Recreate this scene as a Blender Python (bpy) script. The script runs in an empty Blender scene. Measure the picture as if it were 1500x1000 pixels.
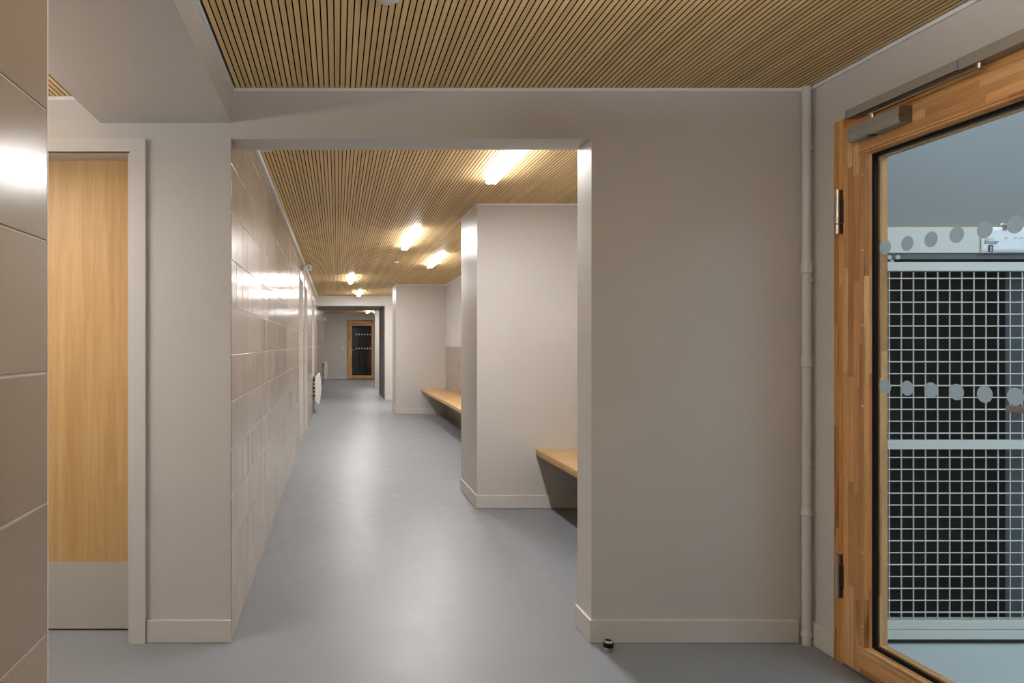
import bpy, bmesh, math, random
from mathutils import Vector, Matrix
random.seed(7)
C = bpy.context.scene.collection
SC = bpy.context.scene

# ------------------------------------------------------------------ camera, world, lights, exposure
F_PX = 1020.0
cam_d = bpy.data.cameras.new('camera')
cam = bpy.data.objects.new('camera', cam_d); C.objects.link(cam)
cam.location = (0, 0, 1.25); cam.rotation_euler = (math.pi/2, 0, 0)
cam_d.sensor_fit = 'HORIZONTAL'; cam_d.sensor_width = 36.0
cam_d.lens = F_PX/1500*36.0
cam_d.shift_x = (750-493.5)/1500; cam_d.shift_y = 4.0/1500
cam_d.clip_start = 0.02; cam_d.clip_end = 200
SC.camera = cam

SC.view_settings.view_transform = 'Standard'
SC.view_settings.look = 'None'
SC.view_settings.gamma = 1.0
SC.view_settings.use_curve_mapping = False
SC.view_settings.exposure = 0.10
SC.cycles.max_bounces = 12
SC.cycles.diffuse_bounces = 7
SC.cycles.glossy_bounces = 5
SC.cycles.transparent_max_bounces = 12
SC.cycles.sample_clamp_indirect = 6.0
SC.cycles.use_denoising = True

world = bpy.data.worlds.new('dusk_sky'); SC.world = world
world.use_nodes = True
bg = world.node_tree.nodes['Background']
bg.inputs[0].default_value = (0.74, 0.86, 1.0, 1); bg.inputs[1].default_value = 2.65

LAMP_OPAL = 14.0
LAMP = 128.0            # emission of the corridor lamps
FILL_DOWN = 20.0      # downward glow of the added, unseen front room lamp
FILL_UP = 130.0  # upward glow of the same added lamp, lifting the slat ceiling
LAMP_SIDE = 88.0  # unseen lamp of the side room

# ------------------------------------------------------------------ dimensions (metres; y runs down the corridor)
ZC = 2.32              # slat ceiling
ZL = 2.285             # slat ceiling of the side room
XL = -0.442            # tiled face of the left wall
YA, YB = 2.924, 3.095  # front and back of the wall with the big opening
XO = 1.069             # right jamb of the opening
ZO = 2.113             # top of the openings
XR = 1.985             # right wall of the front room
XA = 1.955             # back wall of the alcoves

# ------------------------------------------------------------------ materials
def new_mat(name, rough=0.5, color=(0.5, 0.5, 0.5), metal=0.0, spec=0.5):
    m = bpy.data.materials.new(name); m.use_nodes = True
    b = m.node_tree.nodes['Principled BSDF']
    b.inputs['Base Color'].default_value = (*color, 1)
    b.inputs['Roughness'].default_value = rough
    b.inputs['Metallic'].default_value = metal
    b.inputs['Specular IOR Level'].default_value = spec
    return m, m.node_tree, b

def N(nt, t, **kw):
    n = nt.nodes.new(t)
    for k, v in kw.items(): setattr(n, k, v)
    return n

def math_n(nt, op, a, b=None):
    n = N(nt, 'ShaderNodeMath', operation=op)
    for i, v in enumerate((a, b)):
        if v is None: continue
        if isinstance(v, (int, float)): n.inputs[i].default_value = v
        else: nt.links.new(v, n.inputs[i])
    return n.outputs[0]

def ramp(nt, fac, stops):
    r = N(nt, 'ShaderNodeValToRGB')
    els = r.color_ramp.elements
    while len(els) < len(stops): els.new(0.5)
    for e, (p, c) in zip(els, stops):
        e.position = p; e.color = (*c, 1)
    nt.links.new(fac, r.inputs[0])
    return r.outputs[0]

def mix(nt, fac, a, b, mode='MIX'):
    n = N(nt, 'ShaderNodeMix', data_type='RGBA', blend_type=mode)
    if isinstance(fac, (int, float)): n.inputs[0].default_value = fac
    else: nt.links.new(fac, n.inputs[0])
    for i, v in ((6, a), (7, b)):
        if isinstance(v, tuple): n.inputs[i].default_value = (*v, 1)
        else: nt.links.new(v, n.inputs[i])
    return n.outputs[2]

def obj_coord(nt, scale=(1, 1, 1), kind='Object', rand=False):
    tc = N(nt, 'ShaderNodeTexCoord'); mp = N(nt, 'ShaderNodeMapping')
    nt.links.new(tc.outputs[kind], mp.inputs[0]); mp.inputs['Scale'].default_value = scale
    if rand:
        oi = N(nt, 'ShaderNodeObjectInfo'); k = math_n(nt, 'MULTIPLY', oi.outputs['Random'], 37.0)
        cb = N(nt, 'ShaderNodeCombineXYZ')
        for i in range(3): nt.links.new(k, cb.inputs[i])
        nt.links.new(cb.outputs[0], mp.inputs['Location'])
    return mp.outputs[0]

def noise(nt, co, scale=1.0, detail=3.0, rough=0.5, distort=0.0):
    n = N(nt, 'ShaderNodeTexNoise'); n.inputs['Scale'].default_value = scale
    n.inputs['Detail'].default_value = detail; n.inputs['Roughness'].default_value = rough
    n.inputs['Distortion'].default_value = distort
    nt.links.new(co, n.inputs['Vector'])
    return n.outputs[0]

def bump(nt, b, h, strength=0.1, dist=0.001):
    n = N(nt, 'ShaderNodeBump'); n.inputs['Strength'].default_value = strength
    n.inputs['Distance'].default_value = dist
    nt.links.new(h, n.inputs['Height']); nt.links.new(n.outputs[0], b.inputs['Normal'])

def paint_mat(name, color, rough=0.4, spec=0.4):
    m, nt, b = new_mat(name, rough, color, spec=spec)
    co = obj_coord(nt)
    n1 = noise(nt, co, 1.3, 4); n2 = noise(nt, co, 260.0, 2); n3 = noise(nt, co, 14.0, 3)
    c = ramp(nt, n1, [(0.3, tuple(x*0.965 for x in color)), (0.7, tuple(min(1, x*1.03) for x in color))])
    nt.links.new(c, b.inputs['Base Color'])
    h = math_n(nt, 'ADD', math_n(nt, 'MULTIPLY', n2, 0.35), n3)
    bump(nt, b, h, 0.12, 0.0016)
    return m

def wood_mat(name, dark, light, scale, rough=0.5, rand=True, spec=0.3):
    """straight-grained veneer; scale stretches the grain"""
    m, nt, b = new_mat(name, rough, light, spec=spec)
    co = obj_coord(nt, scale, rand=rand)
    n1 = noise(nt, co, 1.0, 5, 0.6, 0.4); n2 = noise(nt, co, 5.0, 3, 0.6)
    v = math_n(nt, 'ADD', math_n(nt, 'MULTIPLY', n1, 0.65), math_n(nt, 'MULTIPLY', n2, 0.35))
    c = ramp(nt, v, [(0.33, dark), (0.66, light)])
    if rand:
        oi = N(nt, 'ShaderNodeObjectInfo')
        k = ramp(nt, oi.outputs['Random'], [(0.0, (0.90, 0.88, 0.85)), (0.5, (1.0, 0.99, 0.98)), (1.0, (1.07, 1.07, 1.07))])
        c = mix(nt, 1.0, c, k, 'MULTIPLY')
    nt.links.new(c, b.inputs['Base Color'])
    bump(nt, b, n2, 0.12, 0.0006)
    return m

def lamella_mat(name, along, across, third, tint=(1, 1, 1)):
    """timber glued up from short staves of different colours"""
    m, nt, b = new_mat(name, 0.42, (0.5, 0.3, 0.1), spec=0.35)
    tc = N(nt, 'ShaderNodeTexCoord'); sp = N(nt, 'ShaderNodeSeparateXYZ')
    nt.links.new(tc.outputs['Object'], sp.inputs[0])
    L, W, T = sp.outputs[along], sp.outputs[across], sp.outputs[third]
    row = math_n(nt, 'FLOOR', math_n(nt, 'ADD', math_n(nt, 'DIVIDE', W, 0.0285), math_n(nt, 'MULTIPLY', math_n(nt, 'FLOOR', math_n(nt, 'DIVIDE', T, 0.03)), 3.7)))
    wn = N(nt, 'ShaderNodeTexWhiteNoise', noise_dimensions='1D'); nt.links.new(row, wn.inputs['W'])
    sh = math_n(nt, 'MULTIPLY', wn.outputs['Value'], 9.0)
    col = math_n(nt, 'FLOOR', math_n(nt, 'ADD', math_n(nt, 'DIVIDE', L, 0.40), sh))
    cb = N(nt, 'ShaderNodeCombineXYZ'); nt.links.new(row, cb.inputs[0]); nt.links.new(col, cb.inputs[1])
    w2 = N(nt, 'ShaderNodeTexWhiteNoise', noise_dimensions='3D'); nt.links.new(cb.outputs[0], w2.inputs['Vector'])
    base = ramp(nt, w2.outputs['Value'], [(0.0, (0.48, 0.235, 0.09)), (0.3, (0.64, 0.345, 0.145)), (0.7, (0.72, 0.40, 0.18)), (1.0, (0.84, 0.54, 0.285))])
    sc = [26.0, 26.0, 26.0]; sc[along] = 1.6
    mp = N(nt, 'ShaderNodeMapping'); nt.links.new(tc.outputs['Object'], mp.inputs[0]); mp.inputs['Scale'].default_value = sc
    ad = N(nt, 'ShaderNodeVectorMath', operation='ADD'); sc2 = N(nt, 'ShaderNodeVectorMath', operation='SCALE')
    nt.links.new(cb.outputs[0], sc2.inputs[0]); sc2.inputs['Scale'].default_value = 5.3
    nt.links.new(mp.outputs[0], ad.inputs[0]); nt.links.new(sc2.outputs[0], ad.inputs[1])
    n1 = noise(nt, ad.outputs[0], 1.0, 5, 0.6, 1.0); n2 = noise(nt, ad.outputs[0], 0.55, 2, 0.5, 1.5); n4 = noise(nt, ad.outputs[0], 7.0, 3, 0.6)
    c = mix(nt, 1.0, base, ramp(nt, n1, [(0.3, (0.72, 0.70, 0.66)), (0.65, (1.08, 1.08, 1.08))]), 'MULTIPLY')
    c = mix(nt, 1.0, c, ramp(nt, n2, [(0.60, (1, 1, 1)), (0.72, (0.45, 0.38, 0.32))]), 'MULTIPLY')
    c = mix(nt, 1.0, c, ramp(nt, n4, [(0.3, (0.86, 0.85, 0.83)), (0.7, (1.06, 1.06, 1.06))]), 'MULTIPLY')
    c = mix(nt, 1.0, c, tint, 'MULTIPLY')
    nt.links.new(c, b.inputs['Base Color'])
    bump(nt, b, n1, 0.1, 0.0006)
    return m

def emit_mat(name, color, strength):
    m = bpy.data.materials.new(name); m.use_nodes = True
    nt = m.node_tree; nt.nodes.clear()
    e = N(nt, 'ShaderNodeEmission'); o = N(nt, 'ShaderNodeOutputMaterial')
    e.inputs[0].default_value = (*color, 1); e.inputs[1].default_value = strength
    nt.links.new(e.outputs[0], o.inputs[0])
    return m

def glass_mat(name, tint=(0.93, 0.97, 0.96)):
    m = bpy.data.materials.new(name); m.use_nodes = True
    nt = m.node_tree; nt.nodes.clear()
    o = N(nt, 'ShaderNodeOutputMaterial'); t = N(nt, 'ShaderNodeBsdfTransparent'); g = N(nt, 'ShaderNodeBsdfGlossy')
    t.inputs[0].default_value = (*tint, 1); g.inputs['Roughness'].default_value = 0.0
    fr = N(nt, 'ShaderNodeFresnel'); fr.inputs[0].default_value = 1.5
    ge = N(nt, 'ShaderNodeNewGeometry')
    fac = math_n(nt, 'MULTIPLY', fr.outputs[0], math_n(nt, 'SUBTRACT', 1.0, ge.outputs['Backfacing']))
    mx = N(nt, 'ShaderNodeMixShader'); nt.links.new(fac, mx.inputs[0])
    nt.links.new(t.outputs[0], mx.inputs[1]); nt.links.new(g.outputs[0], mx.inputs[2])
    nt.links.new(mx.outputs[0], o.inputs[0])
    return m

def tile_mat():
    col = (0.34, 0.277, 0.222)
    m, nt, b = new_mat('taupe_tile', 0.20, col, spec=0.5)
    oi = N(nt, 'ShaderNodeObjectInfo')
    co = obj_coord(nt, rand=True)
    n1 = noise(nt, co, 3.0, 3)
    k = ramp(nt, oi.outputs['Random'], [(0.0, tuple(x*0.93 for x in col)), (1.0, tuple(x*1.06 for x in col))])
    c = mix(nt, 1.0, k, ramp(nt, n1, [(0.3, (0.96, 0.96, 0.96)), (0.7, (1.04, 1.04, 1.04))]), 'MULTIPLY')
    nt.links.new(c, b.inputs['Base Color'])
    n2 = noise(nt, co, 420.0, 2); n3 = noise(nt, co, 8.0, 2)
    h = math_n(nt, 'ADD', math_n(nt, 'MULTIPLY', n2, 0.10), math_n(nt, 'MULTIPLY', n3, 0.6))
    bump(nt, b, h, 0.25, 0.002)
    return m

def floor_mat():
    col = (0.222, 0.240, 0.265)
    m, nt, b = new_mat('grey_floor', 0.42, col, spec=0.5)
    co = obj_coord(nt)
    n1 = noise(nt, co, 0.9, 5, 0.55); n2 = noise(nt, co, 9.0, 6, 0.7, 0.6); n3 = noise(nt, co, 300, 2)
    c = ramp(nt, n1, [(0.3, tuple(x*0.94 for x in col)), (0.7, tuple(x*1.06 for x in col))])
    c = mix(nt, 1.0, c, ramp(nt, n2, [(0.35, (0.97, 0.97, 0.97)), (0.62, (1.0, 1.0, 1.0)), (0.75, (1.13, 1.12, 1.10))]), 'MULTIPLY')
    nt.links.new(c, b.inputs['Base Color'])
    r = ramp(nt, n2, [(0.3, (0.34,)*3), (0.7, (0.46,)*3)]); nt.links.new(r, b.inputs['Roughness'])
    h = math_n(nt, 'ADD', math_n(nt, 'MULTIPLY', n3, 0.15), n1)
    bump(nt, b, h, 0.15, 0.002)
    return m

M = {}
WALLC = (0.59, 0.562, 0.535)
M['paint'] = paint_mat('greige_paint', WALLC, 0.38)
M['paint_trim'] = paint_mat('greige_trim_paint', (0.63, 0.60, 0.57), 0.33)
M['trim_white'] = paint_mat('ceiling_edge_white', (0.84, 0.83, 0.80), 0.4)
M['floor'] = floor_mat()
M['tile'] = tile_mat()
M['tile_edge'] = new_mat('dark_tile_edge', 0.8, (0.10, 0.078, 0.06), spec=0.2)[0]
M['grout'] = paint_mat('pale_grout', (0.62, 0.56, 0.48), 0.7, 0.2)
M['black'] = new_mat('black_felt', 1.0, (0.002, 0.002, 0.002), spec=0.0)[0]
M['slat'] = wood_mat('oak_slat', (0.70, 0.48, 0.215), (0.90, 0.67, 0.35), (60, 1.2, 60), 0.5)
M['oak'] = wood_mat('oak_door_veneer', (0.50, 0.285, 0.11), (0.66, 0.43, 0.20), (22, 22, 0.9), 0.45, rand=False)
M['bench'] = wood_mat('bench_oak', (0.50, 0.30, 0.13), (0.68, 0.45, 0.225), (28, 1.0, 28), 0.42, rand=False)
M['bench_edge'] = wood_mat('bench_oak_edge', (0.40, 0.225, 0.09), (0.56, 0.34, 0.15), (40, 1.0, 120), 0.5, rand=False)
M['stave_v'] = lamella_mat('glued_timber_upright', 2, 1, 0)
M['stave_h'] = lamella_mat('glued_timber_level', 1, 2, 0)
M['stave_frame'] = lamella_mat('glued_timber_frame', 2, 1, 0, (0.95, 0.88, 0.62))
M['stave_frame_h'] = lamella_mat('glued_timber_frame_level', 1, 2, 0, (0.95, 0.82, 0.55))
M['stave_far_v'] = lamella_mat('glued_timber_far_upright', 2, 0, 1)
M['stave_far_h'] = lamella_mat('glued_timber_far_level', 0, 2, 1)
M['steel'] = new_mat('brushed_steel', 0.32, (0.55, 0.50, 0.44), 1.0)[0]
M['chrome'] = new_mat('chrome', 0.28, (0.85, 0.86, 0.88), 0.9)[0]
M['closer'] = new_mat('silver_lacquer', 0.45, (0.33, 0.315, 0.28), 0.2)[0]
M['closer_dark'] = new_mat('closer_end_cap', 0.5, (0.13, 0.10, 0.07), 0.1)[0]
M['letter'] = new_mat('pale_print', 0.5, (0.5, 0.48, 0.44))[0]
M['rubber'] = new_mat('black_rubber', 0.5, (0.005, 0.005, 0.006), spec=0.15)[0]
M['glass'] = glass_mat('clear_glass')
M['white_plastic'] = new_mat('white_plastic', 0.4, (0.72, 0.71, 0.68))[0]
M['cream'] = new_mat('cream_enamel', 0.35, (0.78, 0.76, 0.68))[0]
M['dark_plastic'] = new_mat('dark_plastic', 0.5, (0.02, 0.02, 0.02))[0]
M['gate'] = new_mat('pale_grey_lacquer', 0.4, (0.66, 0.65, 0.61))[0]
M['rail'] = new_mat('grey_rail', 0.4, (0.16, 0.17, 0.19), 0.3)[0]
M['sheet_dark'] = new_mat('dark_sheet', 0.6, (0.004, 0.004, 0.0042), spec=0.06)[0]
M['lip'] = new_mat('header_lip', 0.5, (0.30, 0.265, 0.20))[0]
M['sheet_grey'] = paint_mat('grey_sheet', (0.085, 0.095, 0.105), 0.5)
M['out_wall'] = paint_mat('entrance_wall_paint', (0.25, 0.255, 0.255), 0.6)
M['out_floor'] = paint_mat('entrance_floor', (0.50, 0.55, 0.55), 0.45)
M['dot'] = bpy.data.materials.new('frosted_vinyl'); M['dot'].use_nodes = True
_nt = M['dot'].node_tree; _nt.nodes.clear()
_o = N(_nt, 'ShaderNodeOutputMaterial'); _d = N(_nt, 'ShaderNodeBsdfDiffuse'); _t = N(_nt, 'ShaderNodeBsdfTranslucent'); _m = N(_nt, 'ShaderNodeMixShader')
_d.inputs[0].default_value = (0.40, 0.43, 0.45, 1); _t.inputs[0].default_value = (0.50, 0.52, 0.53, 1); _m.inputs[0].default_value = 0.62
_nt.links.new(_d.outputs[0], _m.inputs[1]); _nt.links.new(_t.outputs[0], _m.inputs[2]); _nt.links.new(_m.outputs[0], _o.inputs[0])
M['dot_far'] = new_mat('frosted_vinyl_far', 0.5, (0.7, 0.7, 0.68))[0]
M['paper'] = new_mat('white_paper', 0.7, (0.78, 0.80, 0.82))[0]
M['ink'] = new_mat('grey_ink', 0.7, (0.20, 0.21, 0.22))[0]
M['ink_black'] = new_mat('black_ink', 0.7, (0.03, 0.03, 0.035))[0]
M['tape'] = new_mat('brown_tape', 0.5, (0.26, 0.15, 0.085))[0]
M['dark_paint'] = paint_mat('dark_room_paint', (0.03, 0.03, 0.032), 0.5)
M['lining'] = paint_mat('dark_grey_lining', (0.20, 0.20, 0.205), 0.5)
M['red_dark'] = new_mat('dark_red_lacquer', 0.4, (0.12, 0.025, 0.02))[0]
M['lamp'] = emit_mat('lamp_glow', (1.0, 0.982, 0.962), LAMP)
M['fill_down'] = emit_mat('fill_glow_down', (1.0, 0.982, 0.962), FILL_DOWN)
M['fill_up'] = emit_mat('fill_glow_up', (1.0, 0.982, 0.962), FILL_UP)
M['lamp_side_glow'] = emit_mat('lamp_glow_opal_side', (1.0, 0.982, 0.962), LAMP_OPAL)
M['lamp_side_up'] = emit_mat('lamp_glow_side_upward', (1.0, 0.982, 0.962), LAMP_SIDE*0.4)
M['lamp_side'] = emit_mat('lamp_glow_side', (1.0, 0.982, 0.962), LAMP_SIDE)
_, nt_, b_ = new_mat('brushed_kick_plate', 0.5, (0.80, 0.74, 0.65), 0.75)
n_ = noise(nt_, obj_coord(nt_, (500, 500, 500)), 1.0, 2)
bump(nt_, b_, n_, 0.4, 0.0006)
M['kick'] = _

# ------------------------------------------------------------------ helpers
WL = {}
def wloc(o):
    return WL.get(o.name, Vector((0, 0, 0))) if o is not None else Vector((0, 0, 0))

def tag(o, label=None, cat=None, group=None, kind=None):
    if label: o['label'] = label
    if cat: o['category'] = cat
    if group: o['group'] = group
    if kind: o['kind'] = kind
    return o

def thing(name, label, cat, loc=(0, 0, 0), group=None, kind=None):
    o = bpy.data.objects.new(name, None); C.objects.link(o)
    o.location = loc; o.empty_display_size = 0.05
    WL[o.name] = Vector(loc)
    return tag(o, label, cat, group, kind)

def add_box(bm, x0, x1, y0, y1, z0, z1, bev=0.0):
    vs = [bm.verts.new((x, y, z)) for x in (x0, x1) for y in (y0, y1) for z in (z0, z1)]
    fs = [bm.faces.new([vs[i] for i in q]) for q in ((0, 1, 3, 2), (4, 6, 7, 5), (0, 4, 5, 1), (2, 3, 7, 6), (0, 2, 6, 4), (1, 5, 7, 3))]
    if bev > 0:
        es = list({e for f in fs for e in f.edges})
        bmesh.ops.bevel(bm, geom=es, offset=bev, segments=2, affect='EDGES', profile=0.5)
    return bm

def add_cyl(bm, p0, p1, r, r2=None, seg=20, caps=True):
    p0, p1 = Vector(p0), Vector(p1); d = (p1-p0); L = d.length
    rot = d.to_track_quat('Z', 'Y').to_matrix().to_4x4()
    mt = Matrix.Translation((p0+p1)/2) @ rot
    bmesh.ops.create_cone(bm, cap_ends=caps, cap_tris=False, segments=seg, radius1=r, radius2=r if r2 is None else r2, depth=L, matrix=mt)
    return bm

def add_tube(bm, pts, r, seg=10):
    for a, b in zip(pts[:-1], pts[1:]): add_cyl(bm, a, b, r, seg=seg)
    for p in pts[1:-1]:
        bmesh.ops.create_uvsphere(bm, u_segments=seg, v_segments=6, radius=r, matrix=Matrix.Translation(p))
    return bm

def add_lathe(bm, prof, centre, seg=28, axis='Z'):
    """prof: list of (radius, height)"""
    rings = []
    for r, h in prof:
        ring = []
        for k in range(seg):
            a = 2*math.pi*k/seg
            p = (r*math.cos(a), r*math.sin(a), h)
            if axis == 'X': p = (h, r*math.cos(a), r*math.sin(a))
            if axis == 'Y': p = (r*math.cos(a), h, r*math.sin(a))
            ring.append(bm.verts.new(Vector(p)+Vector(centre)))
        rings.append(ring)
    for a, b in zip(rings[:-1], rings[1:]):
        for k in range(seg):
            bm.faces.new((a[k], a[(k+1) % seg], b[(k+1) % seg], b[k]))
    bm.faces.new(rings[0][::-1]); bm.faces.new(rings[-1])
    return bm

def add_prism(bm, poly, axis, a0, a1):
    """poly of 2-D points extruded along axis 0/1/2 between a0 and a1"""
    def P(u, v, a):
        return {0: (a, u, v), 1: (u, a, v), 2: (u, v, a)}[axis]
    A = [bm.verts.new(P(u, v, a0)) for u, v in poly]; B = [bm.verts.new(P(u, v, a1)) for u, v in poly]
    n = len(poly)
    bm.faces.new(A); bm.faces.new(B[::-1])
    for k in range(n): bm.faces.new((A[k], B[k], B[(k+1) % n], A[(k+1) % n]))
    return bm

def obj(name, bm, mat, parent=None, smooth=False):
    bmesh.ops.recalc_face_normals(bm, faces=bm.faces[:])
    if parent is not None:
        bmesh.ops.translate(bm, verts=bm.verts[:], vec=-wloc(parent))
    me = bpy.data.meshes.new(name); bm.to_mesh(me); bm.free()
    me.materials.append(mat)
    if smooth:
        for p in me.polygons: p.use_smooth = True
        try: me.set_sharp_from_angle(angle=math.radians(35))
        except Exception: pass
    o = bpy.data.objects.new(name, me); C.objects.link(o)
    if parent is not None:
        o.parent = parent; WL[o.name] = wloc(parent)
    return o

def box(name, mat, parent, *b, bev=0.0):
    bm = bmesh.new()
    add_box(bm, *b, bev=bev)
    return obj(name, bm, mat, parent, smooth=False)

def boxes(name, mat, parent, lst, bev=0.0):
    bm = bmesh.new()
    for b in lst: add_box(bm, *b)
    return obj(name, bm, mat, parent)

def parts(name, mat, parent, lst):
    return [box(name, mat, parent, *b) for b in lst]

def struct(name, mat, lst, label, cat='wall'):
    o = boxes(name, mat, None, lst)
    return tag(o, label, cat, kind='structure')

def copies(proto, parent, locs, name, first=True):
    """share proto's mesh; proto itself takes locs[0]"""
    out = []
    for i, l in enumerate(locs):
        o = proto if i == 0 else proto.copy()
        if i: C.objects.link(o); o.parent = parent; o.name = name
        o.location = l; out.append(o)
    return out

# ------------------------------------------------------------------ setting: floors
struct('floor', M['floor'], [(-2.4, 2.0, -3.2, 25.2, -0.1, 0.0)], 'smooth blue-grey floor running through hall and corridor', 'floor')
struct('floor_entrance', M['out_floor'], [(2.0, 5.0, -3.2, 3.6, -0.1, 0.0)], 'pale blue-grey floor behind the glazed door, in front of the mesh gate', 'floor')

# ------------------------------------------------------------------ walls
struct('wall_front', M['paint'], [
    (-2.4, -1.86, YA, YB, 0, 2.45), (-1.86, -0.862, YA, YB, 2.068, 2.45), (-0.862, XL-0.003, YA, YB, 0, 2.45),
    (XL-0.003, XO, YA, YB, ZO, 2.45), (XO, XR, YA, YB, 0, 2.45)],
    'greige painted wall with the large opening to the corridor')
struct('wall_right', M['paint'], [
    (XR, XR+0.10, 2.766, YB, 0, 2.45), (XR, XR+0.10, 1.72, 2.766, 2.13, 2.45), (XR, XR+0.10, -3.2, 1.72, 0, 2.45)],
    'greige painted wall holding the glazed timber door')
struct('wall_back', M['paint'], [(-2.4, XR+0.1, -3.2, -3.0, 0, 2.45)], 'greige painted wall closing the front room behind the viewer')
struct('wall_side_room', M['paint'], [(-2.4, -2.3, -3.0, YA, 0, 2.45)], 'greige painted end wall of the side room beyond the pillar')
struct('wall_alcove', M['paint'], [(XA+0.004, XA+0.16, YB, 15.65, 0, 2.45)], 'greige painted back wall of the bench alcoves')
struct('wall_pier', M['paint'], [(XO, XA+0.004, 5.31, 5.99, 0, ZC)], 'greige painted pier nearer the viewer between the two bench alcoves')
struct('wall_pier_far', M['paint'], [(XO-0.009, XA+0.004, 12.50, 13.26, 0, ZC)], 'greige painted pier at the far end of the long bench')
struct('wall_passage', M['paint'], [(1.08, XA+0.16, 15.65, 17.6, 0, 2.45), (XL-0.003, 1.08, 15.65, 17.6, ZO, 2.45)],
       'greige wall with low square passage near the end of the corridor')
_wp = bpy.data.objects['wall_passage']
box('lining', M['lining'], _wp, XL, 1.08, 15.70, 17.6, ZO-0.012, ZO-0.0005)  # darker grey boxes over the passage soffit and jamb
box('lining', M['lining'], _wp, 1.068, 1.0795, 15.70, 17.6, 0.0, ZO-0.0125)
struct('wall_pier_end', M['paint'], [(1.09, XA+0.16, 20.0, 20.7, 0, ZC)], 'greige pier beside the far timber door')
struct('wall_end_room', M['paint'], [(XA+0.004, XA+0.16, 17.6, 25.0, 0, 2.45)], 'greige right wall of the far lobby')
struct('wall_end', M['paint'], [(-0.60, 0.36, 25.0, 25.15, 0, 2.45), (0.36, 1.43, 25.0, 25.15, 2.11, 2.45), (1.43, XA+0.16, 25.0, 25.15, 0, 2.45)],
       'greige end wall of the corridor around the far timber door')
# roof slabs keep the sky out
struct('ceiling_slab', M['paint'], [(-2.4, XR+0.1, -3.2, 25.2, 2.45, 2.55)], 'plain slab above the slatted ceilings', 'ceiling')

# boxed-in duct along the left of the front room
struct('trim_1', M['paint'], [(-0.992, -0.442, -3.0, YA, 2.179, 2.45)], 'greige boxed-in beam under the ceiling beside the slats', 'beam')

# ------------------------------------------------------------------ tiled left walls
def tile_proto(w, h):
    """a tile standing on the plane x = 0, facing +x, origin at its centre"""
    bm = bmesh.new(); t, c = 0.0021, 0.0010
    back = [bm.verts.new((-0.001, y, z)) for y, z in ((-w/2, -h/2), (w/2, -h/2), (w/2, h/2), (-w/2, h/2))]
    mid = [bm.verts.new((t-c*0.5, y, z)) for y, z in ((-w/2, -h/2), (w/2, -h/2), (w/2, h/2), (-w/2, h/2))]
    fr = [bm.verts.new((t, y, z)) for y, z in ((-w/2+c, -h/2+c), (w/2-c, -h/2+c), (w/2-c, h/2-c), (-w/2+c, h/2-c))]
    for A, B in ((back, mid), (mid, fr)):
        for k in range(4): bm.faces.new((A[k], A[(k+1) % 4], B[(k+1) % 4], B[k]))
    bm.faces.new(fr)
    return bm
def edge_slots(me):
    me.materials.append(M['tile_edge'])          # darker upright edges that draw the vertical joints
    for f in me.polygons:
        if abs(f.normal.y) > 0.5: f.material_index = 1
TILE_MESH = {}
def tile(parent, y0, y1, z0, z1, x=XL-0.003, face=1, jit=0.0042):
    gy, gz = 0.0013, 0.0021
    w, h = round(y1-y0-2*gy, 4), round(z1-z0-2*gz, 4)
    key = (w, h)
    if key not in TILE_MESH:
        o = obj('tile', tile_proto(w, h), M['tile'], None); TILE_MESH[key] = o.data
        edge_slots(o.data)
    else:
        o = bpy.data.objects.new('tile', TILE_MESH[key]); C.objects.link(o)
    o.parent = parent
    o.location = (x, (y0+y1)/2, (z0+z1)/2)
    o.rotation_euler = (0, random.gauss(0, jit*0.25), (0 if face > 0 else math.pi)+random.gauss(0, jit))
    return o
RO = 0.007            # the bottom row is a little taller
ROWS = [(0.0, 0.2+RO)]+[(0.2*k+RO, 0.2*k+0.2+RO) for k in range(1, 11)]

def tiles_stuff(parent, spans, rows, x=XL-0.003, face=1):
    bm = bmesh.new()
    for y0, y1 in spans:
        for z0, z1 in rows:
            w, h = y1-y0-0.0026, z1-z0-0.0042
            t = tile_proto(w, h); me = bpy.data.meshes.new('t'); t.to_mesh(me); t.free()
            me.transform(Matrix.Translation((x, (y0+y1)/2, (z0+z1)/2)) @ Matrix.Rotation((0 if face > 0 else math.pi)+random.gauss(0, 0.003), 4, 'Z'))
            bm.from_mesh(me); bpy.data.meshes.remove(me)
    o = tag(obj('tile_field', bm, M['tile'], parent), kind='stuff'); edge_slots(o.data)
    return o

# near wall, close to the viewer
wn = struct('wall_near', M['grout'], [(-0.57, XL-0.003, -3.0, 1.066, 0, 2.179)], 'taupe tiled wall end close to the viewer', 'wall')
y1 = 1.066
for k in range(4):
    for z0, z1 in ROWS[:-1]+[(2.0+RO, 2.179)]:
        tile(wn, y1-0.2*(k+1), y1-0.2*k, z0, z1, jit=0.0015)
tiles_stuff(wn, [(y1-0.2*(k+1), y1-0.2*k) for k in range(4, 20)], ROWS[:-1]+[(2.0+RO, 2.179)])
box('edge_trim', M['trim_white'], wn, -0.572, XL-0.0012, 1.066, 1.0695, 0, 2.179)

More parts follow.
